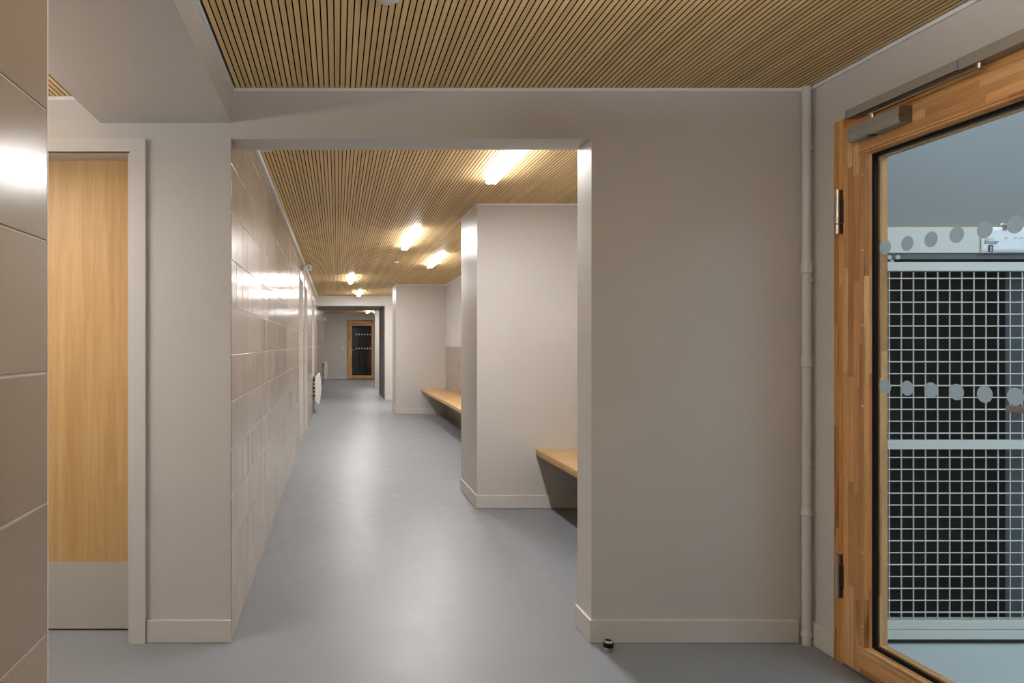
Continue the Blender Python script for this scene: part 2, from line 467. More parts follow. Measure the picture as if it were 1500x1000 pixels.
# corridor wall; openings for three doors
spans_wall = [(YA+0.0, 8.17), (9.04, 9.46), (10.32, 12.45), (13.32, 15.65), (15.65, 25.0)]
DOORS = [(8.17, 9.04), (9.46, 10.32), (12.45, 13.32)]
ZD = 2.09
wl = struct('wall_left', M['grout'], [(-0.60, XL-0.0035, a if a > YB else YB, b, 0, 2.45) for a, b in spans_wall] +
            [(-0.60, XL-0.0035, a, b, ZD, 2.45) for a, b in DOORS] , 'taupe tiled left wall of the corridor', 'wall')
edges = [YA+0.001, 3.07]
while edges[-1] < 8.16: edges.append(min(edges[-1]+0.2, 8.17))
cols = list(zip(edges[:-1], edges[1:]))
ROWS12 = ROWS+[(2.2+RO, ZC)]
for a, b in cols[:25]:
    for z0, z1 in ROWS12:
        if a < YB-0.03 and z1 > ZO+0.01:
            if z0 >= ZO-0.01: continue
            z1 = ZO
        tile(wl, a, b, z0, z1)
def split(a, b):
    out, y = [], a
    while y < b-0.02:
        out.append((y, min(y+0.2, b))); y += 0.2
    return out
rest = cols[25:]+split(9.04, 9.46)+split(10.32, 12.45)+split(13.32, 15.65)
tiles_stuff(wl, rest, ROWS12).name = 'tile_field'
tiles_stuff(wl, split(15.65, 17.6), ROWS[:-1]+[(2.0+RO, ZO)])
tiles_stuff(wl, split(17.6, 25.0), ROWS12)
tiles_stuff(wl, [(a, b) for d in DOORS for a, b in split(*d)], [(ZD+0.045, 2.2+RO), (2.2+RO, ZC)])

# alcove wainscot behind the benches
wt = struct('trim_2', M['grout'], [(XA+0.0005, XA+0.004, 5.99, 12.5, 0, 1.207), (XA+0.0005, XA+0.004, YB, 5.31, 0, 1.207)], 'taupe tiled wainscot behind the alcove benches', 'wall tiling')
for k in range(9):
    for z0, z1 in ROWS[:6]:
        tile(wt, 12.5-0.2*(k+1), 12.5-0.2*k, z0, z1, x=XA+0.0005, face=-1, jit=0.001)
tiles_stuff(wt, [(12.5-0.2*(k+1), 12.5-0.2*k) for k in range(9, 32)]+split(YB, 5.31), ROWS[:6], x=XA+0.0005, face=-1)

# ------------------------------------------------------------------ slatted ceilings
PITCH, GAP = 0.0217, 0.0046
def slat_ceiling(name, label, x0, x1, y0, y1, z, stuff=False):
    o = struct(name, M['black'], [(x0, x1, y0, y1, z+0.014, z+0.03)], label, 'ceiling')
    n = int((x1-x0+GAP)/PITCH)
    off = (x1-x0-(n*PITCH-GAP))/2
    w = PITCH-GAP
    if stuff:
        tag(boxes('slat', M['slat'], o, [(x0+off+k*PITCH, x0+off+k*PITCH+w, y0, y1, z, z+0.0135) for k in range(n)]), kind='stuff')
        return o
    bm = bmesh.new(); add_box(bm, 0, w, -(y1-y0)/2, (y1-y0)/2, 0, 0.0135)
    p = obj('slat', bm, M['slat'], o)
    p.data.materials.append(M['black'])          # veneer on a black core
    for f in p.data.polygons:
        if abs(f.normal.x) > 0.9: f.material_index = 1
    copies(p, o, [(x0+off+k*PITCH, (y0+y1)/2, z) for k in range(n)], 'slat')
    return o
slat_ceiling('ceiling_front', 'oak slat ceiling of the front room', -0.430, XR-0.012, -3.0, YA-0.012, ZC)
slat_ceiling('ceiling_side', 'oak slat ceiling of the side room beyond the boxed beam', -2.3, -1.0, -3.0, YA-0.012, ZL)
slat_ceiling('ceiling_corridor', 'oak slat ceiling of the corridor with the linear lamps', XL+0.014, XA-0.01, YB, 15.638, ZC)
slat_ceiling('ceiling_lobby', 'oak slat ceiling of the far lobby', XL+0.014, XA-0.01, 17.6, 24.99, ZC, stuff=True)

# white edge profiles round the ceilings, and baseboards
E = 0.013
struct('trim_3', M['trim_white'], [
    (-0.442, XR, YA-E, YA, ZC-0.012, ZC+0.02), (-0.442, -0.442+E, -3.0, YA-E, ZC-0.012, ZC+0.02), (XR-E, XR, -3.0, YA-E, ZC-0.012, ZC+0.02)],
    'pale edge profile round the slat ceiling of the front room', 'trim')
struct('trim_4', M['trim_white'], [(-2.3, -0.992, YA-E, YA, ZL-0.012, ZL+0.02)], 'pale edge profile of the side room ceiling', 'trim')
T = []
T.append((XL, XL+0.016, YB, 15.65, ZC-0.028, ZC+0.012))
T.append((XO-0.010, XA, 5.298, 5.31, ZC-0.010, ZC+0.004)); T.append((XO-0.012, XO, 5.298, 6.0, ZC-0.010, ZC+0.004))
T.append((XO-0.02, XA, 12.488, 12.5, ZC-0.012, ZC+0.004)); T.append((XO-0.021, XO-0.009, 12.488, 13.26, ZC-0.012, ZC+0.004))
T.append((XL+0.016, XA, 15.638, 15.65, ZC-0.012, ZC+0.004)); T.append((XA-0.012, XA+0.004, YB, 15.65, ZC-0.02, ZC+0.012))
T.append((XL, XL+0.016, 17.6, 25.0, ZC-0.028, ZC+0.012)); T.append((XL+0.016, XA, 24.985, 25.0, ZC-0.015, ZC+0.004)); T.append((1.078, XA, 19.988, 20.0, ZC-0.012, ZC+0.004))
struct('trim_5', M['trim_white'], T, 'pale edge profile round the slat ceiling of the corridor', 'trim')

BH = 0.095; BT = 0.011
def skirting(name, label, segs, h=BH):
    bm = bmesh.new()
    for s in segs: add_box(bm, *s, 0.001, h, bev=0.0018)
    return tag(obj(name, bm, M['paint_trim'], None), label, 'baseboard', kind='structure')
skirting('baseboard_front', 'greige baseboard of the wall right of the opening', [(XO-BT, 1.932, YA-BT, YA), (XO-BT, XO, YA, YB)])
skirting('baseboard_pillar', 'greige baseboard of the pillar between wooden door and opening', [(-0.797, XL-0.002, YA-BT, YA)])
skirting('baseboard_right', 'greige baseboard between the corner pipe and the glazed door', [(XR-BT, XR, 2.768, YA-0.012)])
skirting('baseboard_pier', 'greige baseboard round the nearer pier', [(XO-BT, XA, 5.31-BT, 5.31), (XO-BT, XO, 5.31, 5.99)], 0.10)
skirting('baseboard_pier_far', 'greige baseboard round the pier at the end of the long bench', [(XO-0.009-BT, XA, 12.5-BT, 12.5), (XO-0.009-BT, XO-0.009, 12.5, 13.26)], 0.10)
skirting('baseboard_passage', 'greige baseboard beside the low passage', [(1.08, XA, 15.65-BT, 15.65)], 0.10)
skirting('baseboard_pier_end', 'greige baseboard round the pier by the far timber door', [(1.08, XA, 20.0-BT, 20.0), (1.09-BT, 1.09, 20.0, 20.7)], 0.10)
skirting('baseboard_end', 'greige baseboard of the corridor end wall', [(XL+0.002, 0.36, 25.0-BT, 25.0), (1.43, XA, 25.0-BT, 25.0)], 0.10)

# ------------------------------------------------------------------ door 1: oak leaf in a painted frame
d = thing('door_1', 'oak veneered door with steel kick plate in a greige frame', 'door', (-1.36, 3.0, 0), kind='structure')
parts('frame', M['paint_trim'], d, [(-1.92, -0.863, 2.908, 3.10, 2.054, 2.068), (-0.877, -0.863, YA, 3.10, 0, 2.054)])
boxes('casing', M['paint_trim'], d, [(-0.865, -0.800, 2.906, YA, 0, 2.109)])
boxes('casing', M['paint_trim'], d, [(-1.855, -0.866, 2.907, YA, 2.054, 2.109)])
boxes('casing', M['paint_trim'], d, [(-1.92, -1.856, 2.906, YA, 0, 2.109)])
lf = box('leaf', M['oak'], d, -1.856, -0.866, 3.045, 3.085, 0.006, 2.072, bev=0.001)
box('kick_plate', M['kick'], lf, -1.850, -0.868, 3.0435, 3.045, 0.008, 0.298)
bm = bmesh.new(); add_cyl(bm, (-1.79, 3.045, 1.05), (-1.79, 2.985, 1.05), 0.011); add_cyl(bm, (-1.79, 2.99, 1.05), (-1.66, 2.99, 1.05), 0.010)
obj('handle', bm, M['steel'], lf, True)
box('threshold', M['dark_plastic'], d, -1.856, -0.866, 3.05, 3.09, 0.0, 0.004)

# doors off the corridor: recessed leaves behind painted linings
for i, (a, b) in enumerate(DOORS):
    d = thing('door_%d' % (4+i), ['greige framed doorway nearest in the corridor tiles', 'greige framed doorway second along the corridor tiles', 'greige framed doorway behind the near wall heater'][i], 'door', (-0.5, (a+b)/2, 0), kind='structure')
    boxes('frame', M['paint_trim'], d, [(-0.60, XL+0.006, b-0.045, b, 0, ZD)])
    boxes('frame', M['paint_trim'], d, [(-0.60, XL+0.004, a, a+0.012, 0, ZD)])
    boxes('frame', M['paint_trim'], d, [(-0.60, XL+0.006, a+0.012, b-0.045, ZD-0.045, ZD)])
    boxes('casing', M['paint_trim'], d, [(XL+0.0, XL+0.010, a-0.0, b+0.045, ZD, ZD+0.045)])
    lf = box('leaf', M['paint_trim'], d, -0.545, -0.505, a+0.012, b-0.045, 0.006, ZD-0.045)
    bm = bmesh.new(); add_cyl(bm, (-0.505, b-0.1, 1.02), (-0.455, b-0.1, 1.02), 0.010, seg=10); add_cyl(bm, (-0.46, b-0.1, 1.02), (-0.46, b-0.22, 1.02), 0.009, seg=10)
    obj('handle', bm, M['steel'], lf, True)
    if i == 1:
        bm = bmesh.new(); bmesh.ops.create_uvsphere(bm, u_segments=12, v_segments=8, radius=0.017, matrix=Matrix.Translation((-0.455, b-0.062, 1.02)))
        obj('latch_knob', bm, M['steel'], d, True)

# ------------------------------------------------------------------ door 2: glazed timber door in the right wall
XF = 1.975   # face of the fixed frame
XLF = 1.962  # face of the leaf
d2 = thing('door_2', 'glazed timber door with overhead closer and two rows of frosted dots', 'door', (2.0, 2.69, 0), kind='structure')
ZT = 2.128
fr = boxes('frame', M['stave_frame'], d2, [(XF, XR+0.06, 2.716, 2.766, 0.0, ZT)])
boxes('frame', M['stave_frame'], d2, [(XF, XR+0.06, 1.722, 1.772, 0.0, ZT)])
boxes('frame', M['stave_frame_h'], d2, [(XF, XR+0.06, 1.772, 2.716, 2.075, ZT)])
boxes('frame_rebate', M['stave_v'], d2, [(XF+0.014, XR+0.06, 2.696, 2.716, 0, 2.075)])
LY0, LY1, LZ0, LZ1 = 1.79, 2.698, 0.018, 2.069
SB = 0.082   # stile to bead
BW = 0.056   # bead
XT = 2.02
leaf = boxes('stile', M['stave_v'], d2, [(XLF, XT, LY1-SB, LY1, LZ0, LZ1)])
boxes('stile', M['stave_v'], d2, [(XLF, XT, LY0, LY0+SB, LZ0, LZ1)])
boxes('top_rail', M['stave_h'], d2, [(XLF, XT, LY0+SB, LY1-SB, LZ1-0.098, LZ1)])
boxes('bottom_rail', M['stave_h'], d2, [(XLF, XT, LY0+SB, LY1-SB, LZ0, LZ0+0.092)])
GY0, GY1, GZ0, GZ1 = LY0+SB+BW, LY1-SB-BW, LZ0+0.092+0.030, LZ1-0.098-0.030
XG = 1.984
# glazing beads: sloping inward to the pane
def bead(y_or_z, poly_axis):
    pass
bm = bmesh.new(); a, b_ = LY1-SB-0.0015, GY1+0.010
add_prism(bm, [(XLF-0.001, a), (XLF-0.004, a-0.006), (XLF-0.004, a-0.030), (XG-0.002, b_), (XT, b_), (XT, a)], 2, LZ0+0.095, LZ1-0.101)
obj('glazing_bead', bm, M['stave_v'], d2)
bm = bmesh.new(); a, b_ = LY0+SB+0.0015, GY0-0.010
add_prism(bm, [(XLF-0.001, a), (XLF-0.004, a+0.006), (XLF-0.004, a+0.030), (XG-0.002, b_), (XT, b_), (XT, a)], 2, LZ0+0.095, LZ1-0.101)
obj('glazing_bead', bm, M['stave_v'], d2)
bm = bmesh.new(); a, b_ = LZ0+0.0935, GZ0-0.010
add_prism(bm, [(XLF-0.001, a), (XLF-0.005, a+0.004), (XLF-0.005, a+0.010), (XG-0.002, b_), (XT, b_), (XT, a)], 1, LY0+SB+0.002, LY1-SB-0.002)
obj('glazing_bead', bm, M['stave_h'], d2)
bm = bmesh.new(); a, b_ = LZ1-0.0995, GZ1+0.010
add_prism(bm, [(XLF-0.001, a), (XLF-0.005, a-0.004), (XLF-0.005, a-0.010), (XG-0.002, b_), (XT, b_), (XT, a)], 1, LY0+SB+0.002, LY1-SB-0.002)
obj('glazing_bead', bm, M['stave_h'], d2)
# black gasket round the pane
g = 0.011
parts('gasket', M['rubber'], d2, [(XG-0.008, XG+0.004, GY1, GY1+g, GZ0-g, GZ1+g), (XG-0.008, XG+0.004, GY0-g, GY0, GZ0-g, GZ1+g),
      (XG-0.008, XG+0.004, GY0, GY1, GZ0-g, GZ0), (XG-0.008, XG+0.004, GY0, GY1, GZ1, GZ1+g)])
parts('outer_bead', M['stave_v'], d2, [(XG+0.010, XT+0.002, GY1-0.004, GY1+0.012, GZ0-g, GZ1+g), (XG+0.010, XT+0.002, GY0-0.012, GY0+0.004, GZ0-g, GZ1+g)])
parts('outer_bead', M['stave_h'], d2, [(XG+0.010, XT+0.002, GY0+0.004, GY1-0.004, GZ0-g, GZ0+0.004), (XG+0.010, XT+0.002, GY0+0.004, GY1-0.004, GZ1-0.004, GZ1+g)])
pane = box('glass_pane', M['glass'], d2, XG, XG+0.008, GY0-0.004, GY1+0.004, GZ0-0.004, GZ1+0.004)
bm = bmesh.new(); bm.faces.new([bm.verts.new((-0.0004, 0.0262*math.cos(k*math.pi/20), 0.0262*math.sin(k*math.pi/20))) for k in range(40)])
dot = obj('frosted_dot', bm, M['dot'], None); dot.parent = pane
pl = wloc(pane); locs = []
for z in (1.600, 1.097):
    for k in range(8):
        y = 2.518-0.0965*k
        if y > GY0+0.03: locs.append(Vector((XG-0.0002, y, z))-pl)
copies(dot, pane, locs, 'frosted_dot')
# bead screws
bm = bmesh.new(); add_cyl(bm, (0, 0, 0), (-0.0015, 0, 0), 0.0042, 0.003, seg=12)
scw = obj('screw', bm, M['chrome'], None); scw.parent = d2
copies(scw, d2, [Vector((XLF-0.0040, LY1-SB-0.022, z))-wloc(d2) for z in (0.20, 0.475, 0.75, 1.02, 1.32, 1.60, 1.88)], 'screw')
# hinges
def hinge(z0, z1):
    yc = 2.716; xc = XLF-0.009; r = 0.0085
    n3 = (z1-z0)
    bm = bmesh.new(); add_cyl(bm, (xc, yc, z0+n3*0.235), (xc, yc, z1-n3*0.235), r*0.98); h = obj('hinge', bm, M['steel'], d2, True)
    for a, b in ((z0, z0+n3*0.225), (z1-n3*0.225, z1)):
        bm = bmesh.new(); add_cyl(bm, (xc, yc, a), (xc, yc, b), r); obj('knuckle', bm, M['steel'], h, True)
    parts('hinge_plate', M['steel'], h, [(xc, XLF+0.012, yc-0.004, yc-0.001, z0, z0+n3*0.225), (xc, XLF+0.012, yc-0.004, yc-0.001, z1-n3*0.225, z1)])
    boxes('hinge_gap', M['dark_plastic'], h, [(XLF-0.003, XLF+0.010, yc-0.020, yc-0.006, z0+n3*0.235, z1-n3*0.235)])
hinge(1.680, 1.852); hinge(0.262, 0.432)
# closer: body on the leaf, slide rail on the frame
bm = bmesh.new(); y0c, y1c = 2.375, 2.615
prof = [(XLF, 2.007), (XLF-0.040, 2.007), (XLF-0.044, 2.012), (XLF-0.047, 2.035), (XLF-0.044, 2.058), (XLF-0.040, 2.064), (XLF, 2.064)]
add_prism(bm, prof, 1, y0c, y1c)
cl = obj('door_closer', bm, M['closer'], d2)
bm = bmesh.new(); add_prism(bm, [(x*1.0-0.0006, z) for x, z in prof], 1, y0c-0.0015, y0c)
cap = obj('end_cap', bm, M['closer_dark'], cl)
for dx, z in ((0.010, 2.045), (0.037, 2.032)):
    bm = bmesh.new(); add_cyl(bm, (XLF-dx, y0c-0.0015, z), (XLF-dx, y0c-0.0030, z), 0.0032, seg=10); obj('end_cap_hole', bm, M['dark_plastic'], cl)
bm = bmesh.new(); add_cyl(bm, (XLF-0.025, 2.52, 2.0072), (XLF-0.025, 2.52, 2.0045), 0.016, seg=20); obj('spindle_hole', bm, M['dark_plastic'], cl)
bm = bmesh.new(); add_cyl(bm, (XLF-0.024, 2.52, 2.064), (XLF-0.024, 2.52, 2.088), 0.009, seg=14)
add_box(bm, XLF-0.031, XLF-0.017, 2.10, 2.535, 2.082, 2.088); add_cyl(bm, (XLF-0.024, 2.10, 2.082), (XLF-0.024, 2.10, 2.098), 0.008, seg=12)
obj('closer_arm', bm, M['steel'], cl)
# slide rail: channel open below, then its deeper cover
ZRa, ZRb = 2.103, 2.135
rl = boxes('slide_rail', M['closer'], d2, [(XLF-0.034, XLF-0.030, 2.165, 2.640, ZRa, ZRb), (XLF-0.030, XF, 2.165, 2.640, ZRb-0.004, ZRb), (XLF-0.016, XF, 2.165, 2.640, ZRa, ZRb-0.004), (XLF-0.034, XF, 2.637, 2.640, ZRa, ZRb)])
box('slide_rail_slot', M['dark_plastic'], rl, XLF-0.0300, XLF-0.016, 2.166, 2.637, ZRa+0.012, ZRb-0.004)
box('slide_rail_cover', M['closer'], rl, XLF-0.036, XF, 1.60, 2.160, ZRa-0.004, ZRb+0.001, bev=0.001)
# lettering on the closer body is worn to pale strokes
bm = bmesh.new()
for k, (dy, hh) in enumerate(((0, 6), (0.006, 3), (0.011, 5), (0.0155, 4), (0.020, 4), (0.0245, 6))):
    add_box(bm, XLF-0.0472, XLF-0.0466, 2.600-dy-0.003, 2.600-dy, 2.0185, 2.0185+hh*0.001)
tag(obj('lettering', bm, M['letter'], cl), kind='stuff')
# lever handle
bm = bmesh.new()
add_cyl(bm, (XLF, 1.845, 1.068), (XLF-0.050, 1.845, 1.068), 0.011); add_box(bm, XLF-0.058, XLF-0.044, 1.838, 1.985, 1.058, 1.077, bev=0.005)
obj('lever_handle', bm, M['steel'], d2, True)
bm = bmesh.new(); add_cyl(bm, (XLF, 1.845, 1.068), (XLF-0.009, 1.845, 1.068), 0.027); obj('handle_rose', bm, M['steel'], d2, True)
box('threshold', M['rail'], d2, XF-0.002, XR+0.06, 1.772, 2.716, 0.0, 0.012)

# ------------------------------------------------------------------ entrance behind the glazed door
struct('wall_entrance', M['out_wall'], [(2.0, 5.0, 3.06, 3.2, 1.66, 5.0), (XR+0.10, 2.12, 2.95, 3.2, 0, 1.66), (4.2, 5.0, 3.0, 3.2, 0, 1.66)], 'blue-grey wall above the mesh gate behind the glass')
YG = 2.914
gt = thing('mesh_gate', 'pale grey sliding gate of welded wire mesh behind the glazed door', 'gate', (2.8, YG, 0.02))
GX0, GX1 = 2.13, 3.42
for nm, z0, z1, y0, y1 in (('top_rail', 1.555, 1.592, YG-0.014, YG+0.02), ('middle_rail', 0.812, 0.849, YG-0.014, YG+0.02), ('bottom_rail', 0.063, 0.098, YG-0.016, YG+0.03)):
    box(nm, M['gate'], gt, GX0, GX1, y0, y1, z0, z1, bev=0.0015)
box('upright', M['gate'], gt, GX0, GX0+0.037, YG-0.014, YG+0.02, 0.098, 1.555)
box('upright', M['gate'], gt, GX1-0.037, GX1, YG-0.014, YG+0.02, 0.098, 1.555)
bm = bmesh.new(); add_cyl(bm, (0, 0, -0.5), (0, 0, 0.5), 0.0026, seg=6, caps=False)
wv = obj('mesh_wire', bm, M['gate'], None, True); wv.parent = gt
gl = wloc(gt)
xs = [2.3112+0.0506*k for k in range(-3, 22)]
first = True
for z0, z1 in ((0.849, 1.555), (0.098, 0.812)):
    for x in xs:
        o = wv if first else wv.copy()
        if not first: C.objects.link(o); o.parent = gt
        first = False
        o.location = Vector((x, YG, (z0+z1)/2))-gl; o.scale = (1, 1, z1-z0)
bm = bmesh.new(); add_cyl(bm, (-0.5, 0, 0), (0.5, 0, 0), 0.0026, seg=6, caps=False)
wh = obj('mesh_wire', bm, M['gate'], None, True); wh.parent = gt
zs = [1.5245-0.0497*k for k in range(14)]+[0.777-0.0497*k for k in range(14)]
for i, z in enumerate(zs):
    o = wh if i == 0 else wh.copy()
    if i: C.objects.link(o); o.parent = gt
    o.location = Vector(((GX0+GX1)/2, YG-0.005, z))-gl; o.scale = (GX1-GX0, 1, 1)
# roller hangers
def hanger(x):
    bm = bmesh.new()
    add_cyl(bm, (x, YG, 1.590), (x, YG, 1.628), 0.005, seg=12); add_cyl(bm, (x, YG-0.001, 1.594), (x, YG-0.001, 1.601), 0.011, seg=8); add_cyl(bm, (x, YG-0.001, 1.606), (x, YG-0.001, 1.613), 0.011, seg=8)
    for dx in (-0.018, 0.018): add_cyl(bm, (x+dx, YG-0.016, 1.612), (x+dx, YG-0.006, 1.612), 0.009, seg=14)
    add_box(bm, x-0.022, x+0.022, YG-0.006, YG+0.004, 1.606, 1.624)
    obj('roller_hanger', bm, M['chrome'], gt, True)
hanger(2.318); hanger(2.895)
box('backing_sheet', M['sheet_dark'], gt, 2.14, 2.850, YG+0.055, YG+0.065, 0.07, 1.58)
box('backing_sheet', M['sheet_grey'], gt, 2.852, 3.41, YG+0.075, YG+0.085, 0.07, 1.58)
parts('sheet_clip', M['rail'], gt, [(2.145, 3.40, YG+0.02, YG+0.085, 0.066, 0.072), (2.145, 3.40, YG+0.02, YG+0.085, 1.576, 1.582)])
gb = thing('gate_header', 'pale grey header beam carrying the sliding rail over the mesh gate', 'beam', (2.9, YG, 1.62), kind='structure')
box('header_face', M['gate'], gb, 2.08, 4.2, YG-0.020, YG-0.016, 1.630, 1.737)
box('header_top', M['lip'], gb, 2.08, 4.2, YG-0.018, 3.06, 1.7400, 1.753)
box('header_rail', M['rail'], gb, 2.08, 4.2, YG-0.012, YG+0.030, 1.606, 1.632)
box('header_slot', M['dark_plastic'], gb, 2.08, 4.2, YG+0.031, YG+0.04, 1.596, 1.632)
gs = thing('gate_guide', 'pale grey bottom guide channel under the mesh gate', 'rail', (2.9, YG, 0.0), kind='structure')
box('guide_channel', M['gate'], gs, 2.08, 4.2, YG-0.018, YG+0.06, 0.022, 0.060, bev=0.002)
boxes('guide_shadow_foot', M['dark_plastic'], gs, [(2.12, 4.2, YG+0.0, YG+0.05, 0.0, 0.022)])  # dark foot, painting in the shadow under the guide channel
# paper notice taped to the header
pn = thing('paper_notice', 'creased white paper notice taped to the gate header beam', 'notice', (2.80, YG-0.022, 1.63))
bm = bmesh.new(); nx, nz = 12, 6; W, H = 0.212, 0.108; x0, z0 = 2.672, 1.628
grid = [[bm.verts.new((x0+W*i/nx, YG-0.0235-0.004*abs(math.sin(i*0.9+j*0.5))*(0.3+0.7*(nz-j)/nz), z0+H*j/nz+0.004*i/nx*0.5)) for j in range(nz+1)] for i in range(nx+1)]
for i in range(nx):
    for j in range(nz): bm.faces.new((grid[i][j], grid[i+1][j], grid[i+1][j+1], grid[i][j+1]))
ps = obj('sheet', bm, M['paper'], pn, True)
sd = ps.modifiers.new('thickness', 'SOLIDIFY'); sd.thickness = 0.0006
bm = bmesh.new(); yy = YG-0.0290
def dash(xa, xb, z, h=0.0022): add_box(bm, xa, xb, yy, yy+0.0004, z, z+h)
dash(2.683, 2.698, 1.717, 0.004)
for w, z in ((0.036, 1.685), (0.020, 1.6785), (0.060, 1.6745), (0.056, 1.6705), (0.050, 1.6665)): 
    x = 2.684
    while x < 2.684+w:
        l = random.uniform(0.005, 0.012); dash(x, min(x+l, 2.684+w), z); x += l+0.002
for xa, w in ((2.767, 0.012), (2.804, 0.014), (2.829, 0.015), (2.850, 0.012)): dash(xa, xa+w, 1.689, 0.0024)
tag(obj('print', bm, M['ink'], pn), kind='stuff')
bm = bmesh.new(); add_box(bm, 2.700, 2.719, yy, yy+0.0004, 1.632, 1.660); obj('print_block', bm, M['ink_black'], pn)
bm = bmesh.new()
for z in (1.636, 1.643, 1.650): add_box(bm, 2.706, 2.714, yy-0.0003, yy, z, z+0.004)
tag(obj('print_mark', bm, M['paper'], pn), kind='stuff')
bm = bmesh.new(); add_prism(bm, [(2.762, 1.722), (2.763, 1.742), (2.796, 1.742), (2.794, 1.732)], 1, yy-0.001, yy); obj('tape', bm, M['tape'], pn)
bm = bmesh.new(); add_cyl(bm, (2.768, YG-0.020, 1.745), (2.768, YG-0.030, 1.745), 0.007, seg=14)
add_cyl(bm, (2.768, YG-0.016, 1.745), (2.768, YG-0.020, 1.745), 0.010, seg=14); obj('bolt', bm, M['chrome'], gb, True)
# low wall enclosing the entrance court beyond, out of sight
struct('wall_court', M['out_wall'], [(5.0, 5.15, -3.2, 3.2, 0, 3.0), (2.09, 5.0, -3.35, -3.2, 0, 3.0)], 'blue-grey wall of the entrance court')

# ------------------------------------------------------------------ corner pipe
pp = thing('heating_pipe', 'thin painted pipe running down the corner beside the glazed door', 'pipe', (1.9535, 2.897, 0))
bm = bmesh.new(); add_cyl(bm, (1.9535, 2.897, 0.0), (1.9535, 2.897, ZC), 0.0172, seg=24); obj('tube', bm, M['paint_trim'], pp, True)
for z, l in ((1.594, 0.05), (1.205, 0.05), (0.568, 0.03), (0.063, 0.03)):
    bm = bmesh.new(); add_lathe(bm, [(0.0175, 0), (0.0205, 0.003), (0.0205, l-0.012), (0.0175, l)], (1.9535, 2.897, z-l), seg=24); obj('coupling', bm, M['paint_trim'], pp, True)
for z in (2.07, 1.52, 0.75, 0.075):
    bm = bmesh.new(); add_box(bm, 1.965, XR, 2.892, 2.902, z-0.012, z+0.012, bev=0.002); obj('pipe_clip', bm, M['steel'], pp)

# ------------------------------------------------------------------ door stop
ds = thing('door_stop', 'small steel and black rubber door stop on the floor by the opening', 'door stop', (1.106, 2.838, 0))
bm = bmesh.new(); add_lathe(bm, [(0.0170, 0), (0.0170, 0.016), (0.0165, 0.017)], (1.106, 2.838, 0)); obj('base', bm, M['steel'], ds, True)
bm = bmesh.new(); add_lathe(bm, [(0.0175, 0.017), (0.0205, 0.019), (0.0205, 0.033), (0.018, 0.036)], (1.106, 2.838, 0)); obj('rubber_ring', bm, M['rubber'], ds, True)
bm = bmesh.new(); add_lathe(bm, [(0.0172, 0.036), (0.0172, 0.041), (0.0150, 0.044)], (1.106, 2.838, 0)); st = obj('top', bm, M['steel'], ds, True)
bm = bmesh.new(); add_lathe(bm, [(0.013, 0.044), (0.012, 0.0448)], (1.106, 2.838, 0)); obj('top_recess', bm, M['rubber'], ds, True)

# ------------------------------------------------------------------ benches
def bench(y0, y1, label):
    b = thing('wall_bench', label, 'bench', (1.74, (y0+y1)/2, 0.41), 'oak benches in the corridor alcoves')
    bd = box('seat', M['bench'], b, 1.518, XA-0.0035, y0, y1, 0.424, 0.448, bev=0.0012)
    box('edge_strip', M['bench_edge'], b, 1.518, 1.534, y0, y1, 0.404, 0.4235, bev=0.001)
    box('wall_rail', M['dark_plastic'], b, XA-0.045, XA-0.0035, y0, y1, 0.372, 0.4235)
    n = max(2, int((y1-y0)/1.3))
    for k in range(n):
        y = y0+(k+0.5)*(y1-y0)/n
        bm = bmesh.new(); add_prism(bm, [(XA-0.046, 0.4235), (XA-0.046, 0.30), (XA-0.075, 0.30), (1.62, 0.410), (1.62, 0.4235)], 1, y-0.003, y+0.003)
        obj('bracket', bm, M['dark_plastic'], b)
bench(YB+0.002, 5.308, 'oak wall bench in the nearer alcove, half hidden by the opening')
bench(5.992, 12.498, 'long oak wall bench in the farther alcove below taupe tiles')

# ------------------------------------------------------------------ linear lamps
def lamp(x, y0, y1, label, mat, n=[0]):
    l = thing('linear_lamp', label, 'lamp', (x, (y0+y1)/2, ZC), 'linear ceiling lamps')
    w = 0.034
    box('housing', M['white_plastic'], l, x-w+0.004, x+w-0.004, y0+0.004, y1-0.004, ZC-0.004, ZC)
    bm = bmesh.new(); add_box(bm, x-w, x+w, y0, y1, ZC-0.030, ZC-0.0042); obj('opal_side', bm, M['lamp_side_glow'], l)
    bm = bmesh.new(); add_prism(bm, [(x-w, ZC-0.0302), (x-w+0.001, ZC-0.034), (x-w+0.006, ZC-0.039), (x+w-0.006, ZC-0.039), (x+w-0.001, ZC-0.034), (x+w, ZC-0.0302)], 1, y0, y1)
    obj('diffuser', bm, mat, l)
for x, y0, y1, lab in ((0.993, 3.28, 4.48, 'glowing linear lamp nearest the opening, largest on the corridor ceiling'),
                       (0.74, 6.42, 7.62, 'glowing linear lamp second from the opening on the corridor slats'),
                       (1.256, 8.22, 9.42, 'glowing linear lamp third along the ceiling, above the long bench'),
                       (0.234, 10.7, 11.9, 'glowing linear lamp fourth along the ceiling, close to the tiled wall'),
                       (0.47, 13.8, 15.0, 'glowing linear lamp fifth along the ceiling, just before the low passage'),
                       (1.55, 13.35, 14.15, 'added linear lamp, unseen behind the far pier, brightening the floor'),  # added out of view to brighten the far floor
                       (1.50, 18.1, 19.3, 'glowing linear lamp hidden round the corner of the low passage'),
                       (1.01, 22.0, 23.2, 'glowing linear lamp in the far lobby before the timber door')):
    lamp(x, y0, y1, lab, M['lamp'])
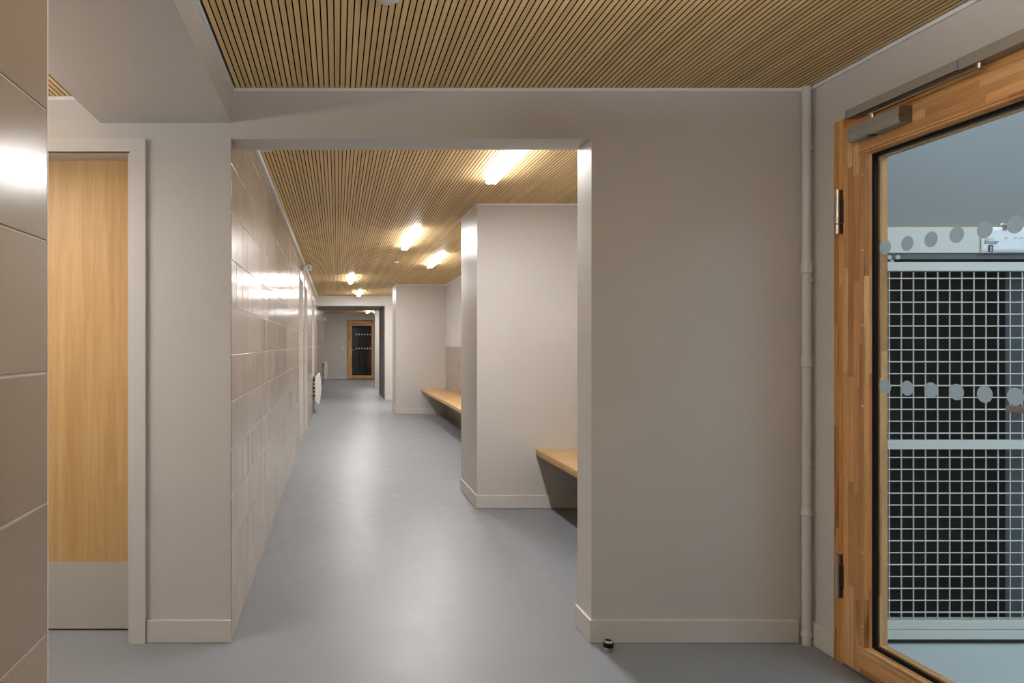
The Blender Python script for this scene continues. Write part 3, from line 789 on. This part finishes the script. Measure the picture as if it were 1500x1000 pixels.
def pendant():  # added, unseen lamp that brightens the front room ceiling
    x, y0, y1, z = 0.85, 0.45, 1.65, 2.12
    l = thing('unseen_lamp', 'added slim pendant above the view, unseen, brightening the front room', 'lamp', (x, (y0+y1)/2, ZC))
    box('housing', M['white_plastic'], l, x-0.035, x+0.035, y0, y1, z, z+0.03)
    box('lower_diffuser', M['fill_down'], l, x-0.032, x+0.032, y0+0.01, y1-0.01, z-0.012, z-0.0005)
    box('upper_diffuser', M['fill_up'], l, x-0.032, x+0.032, y0+0.01, y1-0.01, z+0.0305, z+0.042)
    for y in (y0+0.1, y1-0.1):
        bm = bmesh.new(); add_cyl(bm, (x, y, z+0.04), (x, y, ZC), 0.002, seg=6); obj('cable', bm, M['steel'], l)
pendant()
def side_lamp():  # unseen lamp, hung low to keep the beam's shadow off the wall
    x, y0, y1, z = -1.58, 1.5, 2.55, 2.02
    l = thing('unseen_lamp', 'unseen slim lamp hung low to light the side room beyond the tiled wall end', 'lamp', (x, 2.02, ZL))
    box('housing', M['white_plastic'], l, x-0.035, x+0.035, y0, y1, z, z+0.03)
    box('lower_diffuser', M['lamp_side'], l, x-0.032, x+0.032, y0+0.01, y1-0.01, z-0.012, z-0.0005)
    box('upper_diffuser', M['lamp_side_up'], l, x-0.032, x+0.032, y0+0.01, y1-0.01, z+0.0305, z+0.042)
    for y in (y0+0.1, y1-0.1):
        bm = bmesh.new(); add_cyl(bm, (x, y, z+0.04), (x, y, ZL), 0.002, seg=6); obj('cable', bm, M['steel'], l)
side_lamp()

# ------------------------------------------------------------------ ceiling sensors
def dome(x, y, r, h, label, cat='detector', name='smoke_detector', g='round ceiling sensors'):
    t = thing(name, label, cat, (x, y, ZC), g)
    bm = bmesh.new(); add_lathe(bm, [(r, 0), (r, -h*0.35), (r*0.96, -h*0.45)], (x, y, ZC)); obj('base', bm, M['white_plastic'], t, True)
    bm = bmesh.new(); add_lathe(bm, [(r*0.9, -h*0.45), (r*0.84, -h*0.75), (r*0.6, -h*0.95), (r*0.2, -h)], (x, y, ZC)); obj('cover', bm, M['white_plastic'], t, True)
dome(0.158, 2.130, 0.038, 0.024, 'white round detector on the front room slats above the opening')
dome(-0.382, 3.78, 0.040, 0.022, 'white round sensor on the corridor slats just inside the opening, by the tiles')
dome(0.77, 9.05, 0.036, 0.012, 'flat white round sensor between the lamps on the corridor slats')

# wall sensor box high on the tiles
ws = thing('wall_sensor', 'white horn shaped sensor high on the tiled wall below the ceiling', 'sensor', (-0.39, 8.6, 2.22))
bm = bmesh.new(); add_box(bm, XL+0.0005, XL+0.045, 8.58, 8.64, 2.145, 2.215, bev=0.006); obj('bracket', bm, M['paint_trim'], ws, True)
bm = bmesh.new(); add_lathe(bm, [(0.034, -0.05), (0.040, -0.045), (0.040, 0.045), (0.036, 0.05)], (-0.365, 8.60, 2.195), axis='X'); obj('body', bm, M['white_plastic'], ws, True)
bm = bmesh.new(); add_cyl(bm, (-0.345, 8.560, 2.187), (-0.345, 8.556, 2.187), 0.010, seg=12); obj('sensor_eye', bm, M['dark_plastic'], ws)
ws2 = thing('wall_sensor', 'tiny pale box high in the far lobby corner', 'sensor', (-0.40, 23.6, 2.1))
bm = bmesh.new(); add_box(bm, XL+0.0005, XL+0.07, 23.56, 23.64, 2.04, 2.16, bev=0.01); obj('body', bm, M['white_plastic'], ws2, True)

# ------------------------------------------------------------------ wall heaters
def heater(y0, y1, label, foot):
    h = thing('wall_heater', label, 'heater', (-0.38, (y0+y1)/2, 0), 'wall heaters on the tiled wall')
    bm = bmesh.new()
    pr = [(-0.395, 0.66), (-0.345, 0.705), (-0.328, 0.69), (-0.305, 0.55), (-0.300, 0.42), (-0.308, 0.28), (-0.325, 0.165), (-0.338, 0.17), (-0.395, 0.215)]
    add_prism(bm, pr, 1, y0, y1); obj('panel', bm, M['cream'], h, True)
    bm = bmesh.new(); add_box(bm, XL+0.0005, XL+0.010, y0+0.03, y1-0.03, 0.24, 0.64); add_box(bm, XL+0.01, -0.396, y0+0.06, y1-0.06, 0.26, 0.34); add_box(bm, XL+0.01, -0.396, y0+0.06, y1-0.06, 0.54, 0.62)
    obj('bracket', bm, M['dark_plastic'], h)
    bm = bmesh.new()
    for k in range(5): add_box(bm, XL+0.012, -0.397, y0+0.02, y0+0.03, 0.26+0.07*k, 0.30+0.07*k)
    tag(obj('grille', bm, M['steel'], h), kind='stuff')
    if foot:
        bm = bmesh.new(); add_cyl(bm, (-0.415, y0+0.015, 0.012), (-0.415, y0+0.015, 0.27), 0.013, seg=12); obj('foot_tube', bm, M['steel'], h, True)
        bm = bmesh.new(); add_box(bm, -0.435, -0.375, y0-0.012, y0+0.04, 0.0, 0.014); obj('foot', bm, M['steel'], h)
heater(12.62, 13.5, 'cream wall heater standing off the tiles, nearer of the two', True)
heater(21.6, 22.4, 'cream wall heater in the far lobby beside the end wall', False)

# ------------------------------------------------------------------ far end: door 3, switch, dark room behind
d3 = thing('door_3', 'glazed timber door with dotted dark glass at the far end of the corridor', 'door', (0.9, 25.0, 0), kind='structure')
X0, X1 = 0.375, 1.415; Yd = 24.985
boxes('frame', M['stave_far_v'], d3, [(X0, X0+0.05, Yd, 25.1, 0, 2.09)]); boxes('frame', M['stave_far_v'], d3, [(X1-0.05, X1, Yd, 25.1, 0, 2.09)])
boxes('frame', M['stave_far_h'], d3, [(X0+0.05, X1-0.05, Yd, 25.1, 2.03, 2.09)])
boxes('stile', M['stave_far_v'], d3, [(X0+0.053, X0+0.17, Yd-0.01, 25.04, 0.015, 2.027)]); boxes('stile', M['stave_far_v'], d3, [(X1-0.17, X1-0.053, Yd-0.01, 25.04, 0.015, 2.027)])
boxes('top_rail', M['stave_far_h'], d3, [(X0+0.17, X1-0.17, Yd-0.01, 25.04, 1.915, 2.027)]); boxes('bottom_rail', M['stave_far_h'], d3, [(X0+0.17, X1-0.17, Yd-0.01, 25.04, 0.015, 0.13)])
parts('gasket', M['rubber'], d3, [(X0+0.17, X0+0.182, 25.0, 25.012, 0.13, 1.915), (X1-0.182, X1-0.17, 25.0, 25.012, 0.13, 1.915)])
pane3 = box('glass_pane', M['glass'], d3, X0+0.17, X1-0.17, 25.012, 25.02, 0.13, 1.915)
bm = bmesh.new(); add_cyl(bm, (0, 0, 0), (0, -0.001, 0), 0.0262, seg=16)
dt = obj('frosted_dot', bm, M['dot_far'], None); dt.parent = pane3
copies(dt, pane3, [Vector((0.70+0.1*k, 25.0118, z))-wloc(pane3) for z in (1.60, 1.10) for k in range(6)], 'frosted_dot')
bm = bmesh.new(); add_cyl(bm, (X0+0.11, Yd-0.01, 1.05), (X0+0.11, Yd-0.06, 1.05), 0.011, seg=10); add_box(bm, X0+0.1, X0+0.23, Yd-0.067, Yd-0.053, 1.04, 1.06, bev=0.003); add_cyl(bm, (X0+0.11, Yd-0.01, 0.97), (X0+0.11, Yd-0.02, 0.97), 0.02, seg=12)
obj('lever_handle', bm, M['steel'], d3, True)
sw = thing('light_switch', 'white square light switch left of the far timber door', 'switch', (0.225, 25.0, 1.09))
bm = bmesh.new(); add_box(bm, 0.185, 0.265, 24.99, 25.0, 1.05, 1.13, bev=0.003); obj('plate', bm, M['white_plastic'], sw)
bm = bmesh.new(); add_box(bm, 0.197, 0.253, 24.985, 24.99, 1.062, 1.118, bev=0.002); obj('rocker', bm, M['white_plastic'], sw)
# unlit room beyond the far door
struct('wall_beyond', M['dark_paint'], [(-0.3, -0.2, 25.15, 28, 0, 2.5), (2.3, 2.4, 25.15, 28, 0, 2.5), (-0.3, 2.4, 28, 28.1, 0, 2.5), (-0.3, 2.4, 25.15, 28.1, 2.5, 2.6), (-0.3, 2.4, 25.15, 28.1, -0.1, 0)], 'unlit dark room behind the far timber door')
lk = thing('folded_parasol', 'dark red folded parasol standing behind the far door glass', 'parasol', (1.20, 26.2, 0))
bm = bmesh.new(); add_lathe(bm, [(0.05, 0.35), (0.11, 0.75), (0.16, 1.02), (0.10, 1.1), (0.05, 1.3), (0.01, 1.38)], (1.20, 26.2, 0), seg=16); obj('canopy', bm, M['red_dark'], lk, True)
bm = bmesh.new(); add_cyl(bm, (1.20, 26.2, 0.05), (1.20, 26.2, 1.5), 0.02, seg=12); obj('pole', bm, M['dark_plastic'], lk, True)
bm = bmesh.new(); add_cyl(bm, (1.20, 26.2, 0.0), (1.20, 26.2, 0.05), 0.2, seg=20); obj('base', bm, M['dark_plastic'], lk)
